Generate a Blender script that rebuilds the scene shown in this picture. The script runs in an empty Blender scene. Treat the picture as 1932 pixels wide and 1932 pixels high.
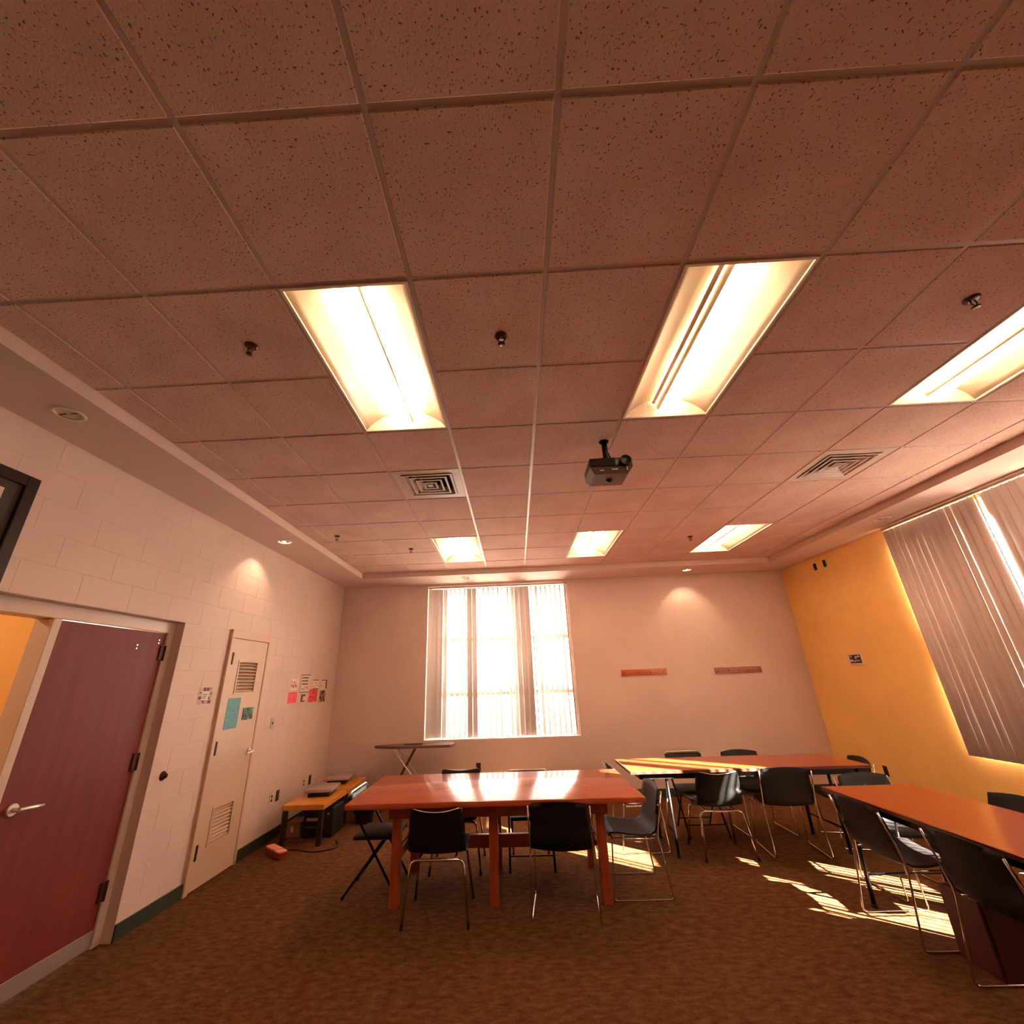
import bpy, bmesh, math, random
from mathutils import Matrix, Vector
random.seed(7)
sc = bpy.context.scene
COL = sc.collection
R = math.radians
PI = math.pi

# ------------------------------------------------------------------ camera, sky, sun, exposure
XL, XR, YB, YF = -1.968, 5.648, 6.616, -3.2        # inner faces of the four walls
H, ZS = 3.348, 3.264                               # tile ceiling, perimeter soffit
EL, ER, EB = -1.426, 5.120, 5.971                  # edges of the raised tile field
TL = 0.6096                                        # ceiling module
cam_d = bpy.data.cameras.new('camera')
cam_d.sensor_width = 36.0
cam_d.lens = 798.77 / 1932 * 36.0
cam_d.shift_x = 27.61 / 1932
cam_d.clip_start = 0.05
cam = bpy.data.objects.new('camera', cam_d)
COL.objects.link(cam)
cam.location = (1.0088, -0.7526, 1.6615)
rot = Matrix.Rotation(0.0291, 3, 'Z') @ Matrix.Rotation(0.3777, 3, 'X') @ Matrix.Rotation(0.0345, 3, 'Y')
m3 = Matrix((rot.col[0], rot.col[2], -rot.col[1])).transposed()
cam.rotation_euler = m3.to_euler()
sc.camera = cam

SKY_COL, SKY_STR = (1.0, 0.79, 0.67), 11.0
SUN_STR = 280.0
LAMP_COL = (1.0, 0.68, 0.42)
LAMP_STR = 15.0
world = bpy.data.worlds.new('sky')
sc.world = world
world.use_nodes = True
bg = world.node_tree.nodes['Background']
bg.inputs[0].default_value = (*SKY_COL, 1)
bg.inputs[1].default_value = SKY_STR
sun_d = bpy.data.lights.new('sun', 'SUN')
sun_d.energy = SUN_STR
sun_d.angle = R(0.53)
sun_d.color = (1.0, 0.93, 0.84)
sun = bpy.data.objects.new('sun', sun_d)
COL.objects.link(sun)
sun.location = (14, -4, 9)
sun.rotation_euler = Vector((-0.8, 0.6, -0.48)).to_track_quat('-Z', 'Y').to_euler()
vs = sc.view_settings
vs.view_transform = 'Standard'
vs.look = 'None'
vs.exposure = 0.34
vs.gamma = 1.0
vs.use_curve_mapping = False
sc.cycles.diffuse_bounces = 5
sc.cycles.sample_clamp_indirect = 8.0

# ------------------------------------------------------------------ materials
def lin(c):
    return tuple((x / 12.92 if x <= 0.04045 else ((x + 0.055) / 1.055) ** 2.4) for x in c)

def new_mat(name):
    m = bpy.data.materials.new(name)
    m.use_nodes = True
    nt = m.node_tree
    return m, nt, nt.nodes['Principled BSDF']

def N(nt, t, **kw):
    n = nt.nodes.new(t)
    for k, v in kw.items():
        setattr(n, k, v)
    return n

def coords(nt, scale=(1, 1, 1), world_space=False):
    mp = N(nt, 'ShaderNodeMapping')
    mp.inputs['Scale'].default_value = scale
    if world_space:
        g = N(nt, 'ShaderNodeNewGeometry')
        nt.links.new(g.outputs['Position'], mp.inputs[0])
    else:
        t = N(nt, 'ShaderNodeTexCoord')
        nt.links.new(t.outputs['Object'], mp.inputs[0])
    return mp.outputs[0]

def mat(name, col, rough=0.6, metal=0.0, var=0.12, scale=12.0, stretch=(1, 1, 1), bump=0.0, bscale=None,
        ws=False, coat=0.0, spec=0.5, detail=4.0):
    m, nt, p = new_mat(name)
    c = lin(col)
    co = coords(nt, stretch, ws)
    no = N(nt, 'ShaderNodeTexNoise')
    no.inputs['Scale'].default_value = scale
    no.inputs['Detail'].default_value = detail
    nt.links.new(co, no.inputs['Vector'])
    r = N(nt, 'ShaderNodeValToRGB')
    r.color_ramp.elements[0].position = 0.3
    r.color_ramp.elements[1].position = 0.7
    r.color_ramp.elements[0].color = (*[max(0, x * (1 - var)) for x in c], 1)
    r.color_ramp.elements[1].color = (*[min(1, x * (1 + var)) for x in c], 1)
    nt.links.new(no.outputs[0], r.inputs[0])
    nt.links.new(r.outputs[0], p.inputs['Base Color'])
    p.inputs['Roughness'].default_value = rough
    p.inputs['Metallic'].default_value = metal
    p.inputs['Specular IOR Level'].default_value = spec
    p.inputs['Coat Weight'].default_value = coat
    p.inputs['Coat Roughness'].default_value = 0.12
    if bump:
        b = N(nt, 'ShaderNodeTexNoise')
        b.inputs['Scale'].default_value = bscale or scale * 4
        b.inputs['Detail'].default_value = 3
        nt.links.new(co, b.inputs['Vector'])
        bp = N(nt, 'ShaderNodeBump')
        bp.inputs['Strength'].default_value = bump
        bp.inputs['Distance'].default_value = 0.01
        nt.links.new(b.outputs[0], bp.inputs['Height'])
        nt.links.new(bp.outputs[0], p.inputs['Normal'])
    return m

def emit(name, col, strength):
    m, nt, p = new_mat(name)
    p.inputs['Base Color'].default_value = (*col, 1)
    p.inputs['Emission Color'].default_value = (*col, 1)
    p.inputs['Emission Strength'].default_value = strength
    return m

def speckle_mat(name, col, dark, scale, thr, rough=0.9):
    """acoustic tile: pale body with small dark pits"""
    m, nt, p = new_mat(name)
    co = coords(nt, (1, 1, 1), True)
    n1 = N(nt, 'ShaderNodeTexNoise'); n1.inputs['Scale'].default_value = scale; n1.inputs['Detail'].default_value = 2
    n2 = N(nt, 'ShaderNodeTexNoise'); n2.inputs['Scale'].default_value = 3.0
    nt.links.new(co, n1.inputs['Vector']); nt.links.new(co, n2.inputs['Vector'])
    r = N(nt, 'ShaderNodeValToRGB')
    r.color_ramp.elements[0].position = thr - 0.05; r.color_ramp.elements[0].color = (*lin(dark), 1)
    r.color_ramp.elements[1].position = thr; r.color_ramp.elements[1].color = (*lin(col), 1)
    nt.links.new(n1.outputs[0], r.inputs[0])
    r2 = N(nt, 'ShaderNodeValToRGB')
    r2.color_ramp.elements[0].position = 0.35; r2.color_ramp.elements[0].color = (0.90, 0.86, 0.84, 1)
    r2.color_ramp.elements[1].position = 0.65; r2.color_ramp.elements[1].color = (1, 1, 1, 1)
    nt.links.new(n2.outputs[0], r2.inputs[0])
    mx = N(nt, 'ShaderNodeMix', data_type='RGBA', blend_type='MULTIPLY')
    mx.inputs[0].default_value = 1.0
    nt.links.new(r.outputs[0], mx.inputs[6]); nt.links.new(r2.outputs[0], mx.inputs[7])
    nt.links.new(mx.outputs[2], p.inputs['Base Color'])
    p.inputs['Roughness'].default_value = rough
    p.inputs['Specular IOR Level'].default_value = 0.2
    bp = N(nt, 'ShaderNodeBump'); bp.inputs['Strength'].default_value = 0.4; bp.inputs['Distance'].default_value = 0.004
    nt.links.new(n1.outputs[0], bp.inputs['Height']); nt.links.new(bp.outputs[0], p.inputs['Normal'])
    return m

def carpet_mat():
    m, nt, p = new_mat('carpet')
    co = coords(nt, (1, 2.0, 1), True)
    a = N(nt, 'ShaderNodeTexNoise'); a.inputs['Scale'].default_value = 13; a.inputs['Detail'].default_value = 5; a.inputs['Roughness'].default_value = 0.65
    b = N(nt, 'ShaderNodeTexNoise'); b.inputs['Scale'].default_value = 90; b.inputs['Detail'].default_value = 2
    nt.links.new(co, a.inputs['Vector']); nt.links.new(co, b.inputs['Vector'])
    r = N(nt, 'ShaderNodeValToRGB')
    e = r.color_ramp.elements
    e[0].position = 0.33; e[0].color = (*lin((0.335, 0.20, 0.115)), 1)
    e[1].position = 0.68; e[1].color = (*lin((0.465, 0.325, 0.21)), 1)
    x = e.new(0.5); x.color = (*lin((0.405, 0.26, 0.16)), 1)
    nt.links.new(a.outputs[0], r.inputs[0])
    r2 = N(nt, 'ShaderNodeValToRGB')
    r2.color_ramp.elements[0].position = 0.35; r2.color_ramp.elements[0].color = (0.7, 0.7, 0.7, 1)
    r2.color_ramp.elements[1].position = 0.6; r2.color_ramp.elements[1].color = (1, 1, 1, 1)
    nt.links.new(b.outputs[0], r2.inputs[0])
    mx = N(nt, 'ShaderNodeMix', data_type='RGBA', blend_type='MULTIPLY'); mx.inputs[0].default_value = 1.0
    nt.links.new(r.outputs[0], mx.inputs[6]); nt.links.new(r2.outputs[0], mx.inputs[7])
    nt.links.new(mx.outputs[2], p.inputs['Base Color'])
    p.inputs['Roughness'].default_value = 1.0
    p.inputs['Specular IOR Level'].default_value = 0.05
    bp = N(nt, 'ShaderNodeBump'); bp.inputs['Strength'].default_value = 0.8; bp.inputs['Distance'].default_value = 0.006
    nt.links.new(b.outputs[0], bp.inputs['Height']); nt.links.new(bp.outputs[0], p.inputs['Normal'])
    return m

def wood_mat(name, c1, c2, rough, axis=0, coat=0.0, scale=6.0):
    m, nt, p = new_mat(name)
    st = [9.0, 9.0, 9.0]; st[axis] = 0.7
    co = coords(nt, st)
    a = N(nt, 'ShaderNodeTexNoise'); a.inputs['Scale'].default_value = scale; a.inputs['Detail'].default_value = 6; a.inputs['Distortion'].default_value = 0.0
    nt.links.new(co, a.inputs['Vector'])
    r = N(nt, 'ShaderNodeValToRGB')
    r.color_ramp.elements[0].position = 0.3; r.color_ramp.elements[0].color = (*lin(c1), 1)
    r.color_ramp.elements[1].position = 0.7; r.color_ramp.elements[1].color = (*lin(c2), 1)
    nt.links.new(a.outputs[0], r.inputs[0]); nt.links.new(r.outputs[0], p.inputs['Base Color'])
    p.inputs['Roughness'].default_value = rough
    p.inputs['Coat Weight'].default_value = coat
    p.inputs['Coat Roughness'].default_value = 0.1
    return m

def slat_mat():
    m, nt, p = new_mat('blind_vinyl')
    p.inputs['Base Color'].default_value = (*lin((0.86, 0.81, 0.79)), 1)
    p.inputs['Roughness'].default_value = 0.45
    no = N(nt, 'ShaderNodeTexNoise'); no.inputs['Scale'].default_value = 60
    nt.links.new(coords(nt, (1, 1, 0.05)), no.inputs['Vector'])
    bp = N(nt, 'ShaderNodeBump'); bp.inputs['Strength'].default_value = 0.1
    nt.links.new(no.outputs[0], bp.inputs['Height']); nt.links.new(bp.outputs[0], p.inputs['Normal'])
    tr = N(nt, 'ShaderNodeBsdfTranslucent'); tr.inputs[0].default_value = (*lin((0.9, 0.78, 0.72)), 1)
    mix = N(nt, 'ShaderNodeMixShader'); mix.inputs[0].default_value = 0.02
    out = nt.nodes['Material Output']
    nt.links.new(p.outputs[0], mix.inputs[1]); nt.links.new(tr.outputs[0], mix.inputs[2])
    nt.links.new(mix.outputs[0], out.inputs[0])
    return m

def glass_mat():
    m, nt, p = new_mat('window_glass')
    tr = N(nt, 'ShaderNodeBsdfTransparent'); tr.inputs[0].default_value = (0.95, 0.96, 0.95, 1)
    gl = N(nt, 'ShaderNodeBsdfGlossy'); gl.inputs['Roughness'].default_value = 0.02
    mix = N(nt, 'ShaderNodeMixShader')
    mix.inputs[0].default_value = 0.05
    nt.links.new(tr.outputs[0], mix.inputs[1]); nt.links.new(gl.outputs[0], mix.inputs[2])
    nt.links.new(mix.outputs[0], nt.nodes['Material Output'].inputs[0])
    return m

def print_mat(name, paper, ink, scale, thr, stretch=(1, 1, 1), rough=0.6):
    """flat print: ink blotches on a paper"""
    m, nt, p = new_mat(name)
    no = N(nt, 'ShaderNodeTexNoise'); no.inputs['Scale'].default_value = scale; no.inputs['Detail'].default_value = 1.5
    nt.links.new(coords(nt, stretch), no.inputs['Vector'])
    r = N(nt, 'ShaderNodeValToRGB')
    r.color_ramp.elements[0].position = thr - 0.04; r.color_ramp.elements[0].color = (*lin(ink), 1)
    r.color_ramp.elements[1].position = thr + 0.04; r.color_ramp.elements[1].color = (*lin(paper), 1)
    nt.links.new(no.outputs[0], r.inputs[0]); nt.links.new(r.outputs[0], p.inputs['Base Color'])
    p.inputs['Roughness'].default_value = rough
    return m

M = {}
M['wall'] = mat('wall_paint_cream', (0.835, 0.735, 0.685), 0.55, var=0.04, scale=1.6, bump=0.2, bscale=90, ws=True)
M['yellow'] = mat('wall_paint_gold', (0.98, 0.785, 0.46), 0.55, var=0.05, scale=1.6, bump=0.25, bscale=90, ws=True)
M['drywall'] = mat('soffit_paint', (0.84, 0.74, 0.69), 0.7, var=0.03, scale=2.0, bump=0.05, bscale=120, ws=True)
M['tile'] = speckle_mat('acoustic_tile', (0.83, 0.70, 0.645), (0.42, 0.33, 0.30), 110, 0.37)
M['grid'] = mat('ceiling_grid_enamel', (0.72, 0.62, 0.58), 0.36, var=0.03, scale=4)
M['plenum'] = mat('plenum_dark', (0.25, 0.2, 0.18), 0.9)
M['carpet'] = carpet_mat()
M['base'] = mat('green_rubber_base', (0.17, 0.20, 0.14), 0.5, var=0.1)
M['frame'] = mat('cream_enamel_frame', (0.82, 0.73, 0.67), 0.32, var=0.04, scale=5)
M['reddoor'] = wood_mat('dark_red_door', (0.40, 0.085, 0.05), (0.46, 0.11, 0.07), 0.6, 2, coat=0.0, scale=2.0)
M['tandoor'] = mat('tan_door_paint', (0.80, 0.68, 0.58), 0.42, var=0.04, scale=3)
M['bronze'] = mat('hinge_bronze', (0.28, 0.16, 0.10), 0.45, metal=0.6)
M['chrome'] = mat('chrome', (0.82, 0.80, 0.78), 0.14, metal=1.0, var=0.04)
M['satin'] = mat('satin_nickel', (0.92, 0.88, 0.86), 0.38, metal=0.75, var=0.03)
M['steel'] = mat('brushed_steel', (0.72, 0.70, 0.68), 0.3, metal=0.9, var=0.05)
M['alu'] = mat('door_sweep_aluminium', (0.62, 0.55, 0.52), 0.42, metal=0.35, var=0.05)
M['black'] = mat('black_plastic', (0.055, 0.048, 0.045), 0.42, spec=0.3, var=0.2, bump=0.1, bscale=200)
M['blackpad'] = mat('black_vinyl', (0.085, 0.07, 0.065), 0.55, spec=0.25, var=0.15, bump=0.1, bscale=150)
M['blackmetal'] = mat('black_tube', (0.07, 0.055, 0.05), 0.35, metal=0.3)
M['rubber'] = mat('rubber_foot', (0.05, 0.05, 0.05), 0.8)
M['table1'] = wood_mat('cherry_tabletop', (0.64, 0.27, 0.145), (0.71, 0.335, 0.19), 0.17, 0, coat=0.25)
M['table1leg'] = wood_mat('cherry_leg', (0.58, 0.24, 0.13), (0.68, 0.31, 0.17), 0.4, 2)
M['table2'] = mat('red_laminate', (0.60, 0.26, 0.12), 0.24, var=0.06, scale=3, coat=0.15)
M['table2edge'] = mat('dark_edge_band', (0.30, 0.12, 0.08), 0.4)
M['bench'] = wood_mat('honey_bench', (0.74, 0.46, 0.14), (0.84, 0.56, 0.20), 0.35, 1)
M['benchleg'] = mat('dark_bench_leg', (0.16, 0.09, 0.06), 0.4)
M['slat'] = slat_mat()
M['rail'] = mat('blind_rail', (0.72, 0.64, 0.60), 0.35, metal=0.3)
M['winframe'] = mat('window_frame_white', (0.92, 0.87, 0.83), 0.45)
M['glass'] = glass_mat()
M['sill'] = mat('window_sill_white', (0.88, 0.82, 0.78), 0.4)
M['fixture'] = mat('fixture_enamel', (0.90, 0.85, 0.78), 0.45, var=0.02)
M['tube'] = emit('fluorescent_tube', LAMP_COL, LAMP_STR * 2.4)
M['lens'] = emit('lit_diffuser', LAMP_COL, LAMP_STR)
M['halogen'] = emit('downlight_lamp', (1.0, 0.72, 0.45), 14.0)
M['lampoff'] = mat('lamp_glass_off', (0.85, 0.78, 0.72), 0.15)
M['mirror'] = mat('downlight_reflector', (0.85, 0.76, 0.70), 0.22, metal=0.85, var=0.02)
M['darkmetal'] = mat('sprinkler_metal', (0.30, 0.16, 0.10), 0.4, metal=0.6)
M['diff'] = mat('diffuser_enamel', (0.80, 0.72, 0.68), 0.4, var=0.03)
M['dirty'] = mat('diffuser_dusty_panel', (0.72, 0.62, 0.56), 0.6, var=0.06)
M['dark'] = mat('dark_void', (0.10, 0.055, 0.04), 0.9)
M['proj'] = mat('projector_case', (0.13, 0.09, 0.08), 0.38, var=0.1)
M['projlow'] = mat('projector_grey', (0.34, 0.26, 0.24), 0.4, var=0.08)
M['print'] = mat('pale_print', (0.86, 0.78, 0.74), 0.6, var=0.03)
M['inkdark'] = mat('dark_print', (0.22, 0.12, 0.09), 0.6)
M['plate'] = mat('ivory_plate', (0.84, 0.76, 0.66), 0.4, var=0.03)
M['brownplate'] = mat('brown_plate', (0.25, 0.14, 0.09), 0.4)
M['rack'] = wood_mat('rack_orange_oak', (0.62, 0.30, 0.13), (0.72, 0.38, 0.18), 0.4, 0)
M['rack2'] = wood_mat('rack_faded_oak', (0.56, 0.33, 0.25), (0.66, 0.42, 0.33), 0.4, 0)
M['blue'] = print_mat('blue_poster', (0.36, 0.62, 0.66), (0.30, 0.52, 0.56), 30, 0.40, (1, 1, 2.4))
M['greenp'] = print_mat('green_photo', (0.30, 0.62, 0.54), (0.20, 0.26, 0.20), 16, 0.52)
M['pink'] = print_mat('pink_sheet', (0.95, 0.36, 0.42), (0.82, 0.18, 0.22), 26, 0.36)
M['redp'] = print_mat('red_sheet', (0.92, 0.30, 0.34), (0.74, 0.10, 0.12), 30, 0.46)
M['paper'] = print_mat('printed_sheet', (0.93, 0.84, 0.78), (0.55, 0.36, 0.28), 34, 0.40, (1, 0.6, 2.6))
M['paperred'] = print_mat('sheet_red_picture', (0.93, 0.80, 0.74), (0.66, 0.22, 0.20), 30, 0.50)
M['paperdark'] = print_mat('sheet_dark_picture', (0.70, 0.48, 0.38), (0.20, 0.06, 0.04), 24, 0.52)
M['collage'] = print_mat('photo_collage', (0.78, 0.60, 0.52), (0.30, 0.13, 0.10), 26, 0.50)
M['ironcover'] = mat('ironing_cover', (0.45, 0.33, 0.28), 0.9, var=0.2, scale=30)
M['greylid'] = mat('grey_lid', (0.62, 0.54, 0.52), 0.25, var=0.06)
M['boxdark'] = mat('charcoal_case', (0.09, 0.08, 0.085), 0.5, var=0.15)
M['card'] = mat('cardboard', (0.60, 0.42, 0.28), 0.8)
M['salmon'] = mat('salmon_plastic', (0.92, 0.58, 0.48), 0.5, var=0.04)
M['redcrate'] = wood_mat('dark_red_crate', (0.26, 0.08, 0.06), (0.32, 0.11, 0.08), 0.5, 2)
M['white'] = mat('white_enamel', (0.88, 0.82, 0.78), 0.35, var=0.03)
M['asphalt'] = mat('outdoor_paving', (0.68, 0.66, 0.62), 0.9, var=0.1)
M['photo'] = mat('picture_print', (0.30, 0.17, 0.10), 0.3, var=0.5, scale=5)

# ------------------------------------------------------------------ mesh helpers
class MB:
    def __init__(s):
        s.v = []; s.f = []; s.sm = []
    def add(s, vs, fs, smooth=False):
        o = len(s.v); s.v += [tuple(p) for p in vs]
        s.f += [tuple(i + o for i in f) for f in fs]; s.sm += [smooth] * len(fs)
        return s
    def box(s, x0, x1, y0, y1, z0, z1):
        v = [(x0, y0, z0), (x1, y0, z0), (x1, y1, z0), (x0, y1, z0), (x0, y0, z1), (x1, y0, z1), (x1, y1, z1), (x0, y1, z1)]
        return s.add(v, [(0, 3, 2, 1), (4, 5, 6, 7), (0, 1, 5, 4), (1, 2, 6, 5), (2, 3, 7, 6), (3, 0, 4, 7)])
    def rbox(s, x0, x1, y0, y1, z0, z1, b=0.01, seg=2):
        bm = bmesh.new()
        bmesh.ops.create_cube(bm, size=1)
        for v in bm.verts:
            v.co = Vector(((x0 + x1) / 2 + v.co.x * (x1 - x0), (y0 + y1) / 2 + v.co.y * (y1 - y0), (z0 + z1) / 2 + v.co.z * (z1 - z0)))
        bmesh.ops.bevel(bm, geom=bm.edges[:], offset=b, segments=seg, affect='EDGES', profile=0.5)
        s.from_bm(bm, seg > 1)
        return s
    def from_bm(s, bm, smooth=False):
        bm.verts.index_update()
        s.add([v.co[:] for v in bm.verts], [[v.index for v in f.verts] for f in bm.faces], smooth)
        bm.free()
    def tube(s, pts, r, n=8, closed=False):
        pts = [Vector(p) for p in pts]; k = len(pts); vs = []; fs = []
        prev = None
        for i, p in enumerate(pts):
            if closed: t = pts[(i + 1) % k] - pts[i - 1]
            elif i == 0: t = pts[1] - p
            elif i == k - 1: t = p - pts[-2]
            else: t = (pts[i + 1] - p).normalized() + (p - pts[i - 1]).normalized()
            t.normalize()
            if prev is None:
                a = Vector((0, 0, 1)) if abs(t.z) < 0.9 else Vector((1, 0, 0))
                u = t.cross(a).normalized()
            else:
                u = (prev - t * prev.dot(t)).normalized()
            prev = u; w = t.cross(u)
            rr = r[i] if isinstance(r, (list, tuple)) else r
            vs += [p + (u * math.cos(2 * PI * j / n) + w * math.sin(2 * PI * j / n)) * rr for j in range(n)]
        for i in range(k if closed else k - 1):
            for j in range(n):
                a = i * n + j; b = i * n + (j + 1) % n; i2 = ((i + 1) % k) * n
                fs.append((a, b, i2 + (j + 1) % n, i2 + j))
        s.add(vs, fs, True)
        if not closed:
            o = len(s.v) - k * n
            s.f += [tuple(o + j for j in reversed(range(n))), tuple(o + (k - 1) * n + j for j in range(n))]; s.sm += [False, False]
        return s
    def lathe(s, prof, n=20, c=(0, 0, 0), flip=False):
        vs = []; fs = []
        for (r, z) in prof:
            vs += [(c[0] + r * math.cos(2 * PI * j / n), c[1] + r * math.sin(2 * PI * j / n), c[2] + z) for j in range(n)]
        for i in range(len(prof) - 1):
            for j in range(n):
                q = (i * n + j, i * n + (j + 1) % n, (i + 1) * n + (j + 1) % n, (i + 1) * n + j)
                fs.append(q[::-1] if flip else q)
        return s.add(vs, fs, True)
    def prism(s, poly, y0, y1):
        """polygon in x,z extruded along y"""
        k = len(poly)
        vs = [(x, y0, z) for x, z in poly] + [(x, y1, z) for x, z in poly]
        fs = [tuple(range(k)), tuple(reversed(range(k, 2 * k)))] + [(i, (i + 1) % k + 0, (i + 1) % k + k, i + k)[::-1] for i in range(k)]
        return s.add(vs, fs)
    def surf(s, rows, thick, skip=()):
        """grid of points thickened along its normals"""
        bm = bmesh.new(); nr = len(rows); nc = len(rows[0])
        V = [[bm.verts.new(p) for p in r] for r in rows]
        for i in range(nr - 1):
            for j in range(nc - 1):
                if (i, j) not in skip:
                    bm.faces.new((V[i][j], V[i][j + 1], V[i + 1][j + 1], V[i + 1][j]))
        for v in [v for v in bm.verts if not v.link_faces]: bm.verts.remove(v)
        bmesh.ops.recalc_face_normals(bm, faces=bm.faces[:])
        bmesh.ops.solidify(bm, geom=bm.faces[:], thickness=thick)
        bmesh.ops.recalc_face_normals(bm, faces=bm.faces[:])
        s.from_bm(bm, True)
        return s
    def mesh(s, name):
        me = bpy.data.meshes.new(name)
        me.from_pydata(s.v, [], s.f)
        me.polygons.foreach_set('use_smooth', s.sm)
        me.update()
        return me
    def build(s, name, m, parent=None, loc=(0, 0, 0), rz=0.0):
        o = bpy.data.objects.new(name, s.mesh(name))
        o.data.materials.append(M[m] if isinstance(m, str) else m)
        COL.objects.link(o)
        o.location = loc; o.rotation_euler = (0, 0, rz)
        if parent: o.parent = parent
        return o

def bend(pts, r=0.03, n=4):
    """round the inner corners of a polyline"""
    pts = [Vector(p) for p in pts]; out = [pts[0]]
    for a, b, c in zip(pts, pts[1:], pts[2:]):
        d1 = (a - b); d2 = (c - b)
        q = min(r, d1.length * 0.45, d2.length * 0.45)
        p1 = b + d1.normalized() * q; p2 = b + d2.normalized() * q
        for i in range(n + 1):
            t = i / n
            out.append(p1 * (1 - t) ** 2 + b * 2 * t * (1 - t) + p2 * t * t)
    return out + [pts[-1]]

def tag(o, label=None, cat=None, group=None, kind=None):
    if label: o['label'] = label
    if cat: o['category'] = cat
    if group: o['group'] = group
    if kind: o['kind'] = kind
    return o

def thing(name, label, cat, loc=(0, 0, 0), rz=0.0, group=None):
    o = bpy.data.objects.new(name, None)
    o.empty_display_size = 0.1
    COL.objects.link(o)
    o.location = loc; o.rotation_euler = (0, 0, rz)
    return tag(o, label, cat, group)

def copy_tree(root, loc, rz, label):
    r = root.copy(); COL.objects.link(r)
    r.location = loc; r.rotation_euler = (0, 0, rz); r['label'] = label
    for ch in root.children:
        c = ch.copy(); COL.objects.link(c); c.parent = r
        for g in ch.children:
            d = g.copy(); COL.objects.link(d); d.parent = c
    return r

def struct(o, label):
    o['kind'] = 'structure'; o['label'] = label
    return o

# ------------------------------------------------------------------ floor and walls
struct(MB().box(XL - 2.0, XR + 0.3, YF - 0.2, YB + 0.3, -0.12, 0).build('floor', 'carpet'), 'brown mottled carpet floor')

BL, BH = 0.4064, 0.2032
block_cache = {}
def block_mesh(L, h):
    k = (round(L, 3), round(h, 3))
    if k not in block_cache:
        g, c, d = 0.0013, 0.0017, 0.0016
        a = [(g, 0, g), (L - g, 0, g), (L - g, 0, h - g), (g, 0, h - g)]
        b = [(g + c, -d, g + c), (L - g - c, -d, g + c), (L - g - c, -d, h - g - c), (g + c, -d, h - g - c)]
        mb = MB().add(a + b, [(4, 5, 6, 7), (0, 1, 5, 4), (1, 2, 6, 5), (2, 3, 7, 6), (3, 0, 4, 7)])
        block_cache[k] = mb
    return block_cache[k]
me_cache = {}
def lay_blocks(parent, m, length, height, holes, place, rz, near, phase=0.0):
    """running-bond blocks along a local axis u in [0,length]; near(u) says whether a block is built singly"""
    far = MB(); course = 0; z = 0.0
    far_used = False
    while z < height - 0.03:
        h = min(BH, height - z)
        segs = [(0.0, length)]
        for (a, b, z0, z1) in holes:
            if z + h > z0 + 0.02 and z < z1 - 0.02:
                ns = []
                for (s0, s1) in segs:
                    if b <= s0 or a >= s1: ns.append((s0, s1)); continue
                    if a > s0 + 0.02: ns.append((s0, a))
                    if b < s1 - 0.02: ns.append((b, s1))
                segs = ns
        off = phase + (BL / 2 if course % 2 else 0.0)
        for (s0, s1) in segs:
            u = s0
            while u < s1 - 0.02:
                nx = (math.floor((u - off) / BL + 1e-6) + 1) * BL + off
                e = min(nx, s1)
                if s1 - e < 0.03: e = s1
                L = e - u
                mb = block_mesh(L, h)
                if near(u + L / 2, z):
                    k = (round(L, 3), round(h, 3), m)
                    if k not in me_cache:
                        me_cache[k] = mb.mesh('block'); me_cache[k].materials.append(M[m])
                    o = bpy.data.objects.new('block', me_cache[k]); COL.objects.link(o)
                    o.location = place(u, z); o.rotation_euler = (0, 0, rz); o.parent = parent
                else:
                    T = Matrix.Translation(place(u, z)) @ Matrix.Rotation(rz, 4, 'Z')
                    far.add([T @ Vector(p) for p in mb.v], mb.f); far_used = True
                u = e
        z += h; course += 1
    if far_used:
        o = far.build('more_blocks', m, parent); o['kind'] = 'stuff'

def wall_slab(name, m, axis, face, depth, u0, u1, z1, holes, label):
    """slab with rectangular holes; axis 'x' = wall plane x=face, u along y"""
    mb = MB()
    us = sorted({u0, u1} | {h[0] for h in holes} | {h[1] for h in holes})
    us = [u for u in us if u0 <= u <= u1]
    def seg(a, b, za, zb):
        if axis == 'x': mb.box(min(face, face + depth), max(face, face + depth), a, b, za, zb)
        else: mb.box(a, b, min(face, face + depth), max(face, face + depth), za, zb)
    for a, b in zip(us, us[1:]):
        zs = [0.0]
        hs = sorted([(h[2], h[3]) for h in holes if h[0] <= a + 1e-6 and h[1] >= b - 1e-6])
        z = 0.0
        for (h0, h1) in hs:
            if h0 > z: seg(a, b, z, h0)
            z = h1
        if z < z1: seg(a, b, z, z1)
    return struct(mb.build(name, m), label)

D1 = (0.93, 3.07, 0.0, 2.235)            # double opening in the left wall
D3 = (3.78, 4.44, 0.0, 2.20)             # closet opening
WB = (-0.47, 1.97, 0.81, 3.235)          # back window x0,x1,z0,z1
WR = (1.25, 4.35, 0.83, 3.185)           # right window y0,y1
J = 0.0016
wl = wall_slab('wall_left', 'wall', 'x', XL - J, -0.24, YF, YB + 0.2, H + 0.3, [D1, D3], 'cream painted block wall with the doors')
wb = wall_slab('wall_back', 'wall', 'y', YB + J, 0.24, XL, XR, H + 0.3, [WB], 'cream painted block wall with the bright window')
wr = wall_slab('wall_right', 'yellow', 'x', XR + J, 0.24, YF, YB + 0.2, H + 0.3, [WR], 'golden yellow painted block wall')
wf = wall_slab('wall_front', 'wall', 'y', YF, -0.2, XL - 0.2, XR + 0.2, H + 0.3, [], 'cream wall behind the viewer')
lay_blocks(wl, 'wall', YB - YF, ZS, [(h[0] - YF, h[1] - YF, h[2], h[3]) for h in (D1, D3)],
           lambda u, z: Vector((XL - J, YF + u, z)), R(90), lambda u, z: YF + u > 0.9, 0.15)
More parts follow.
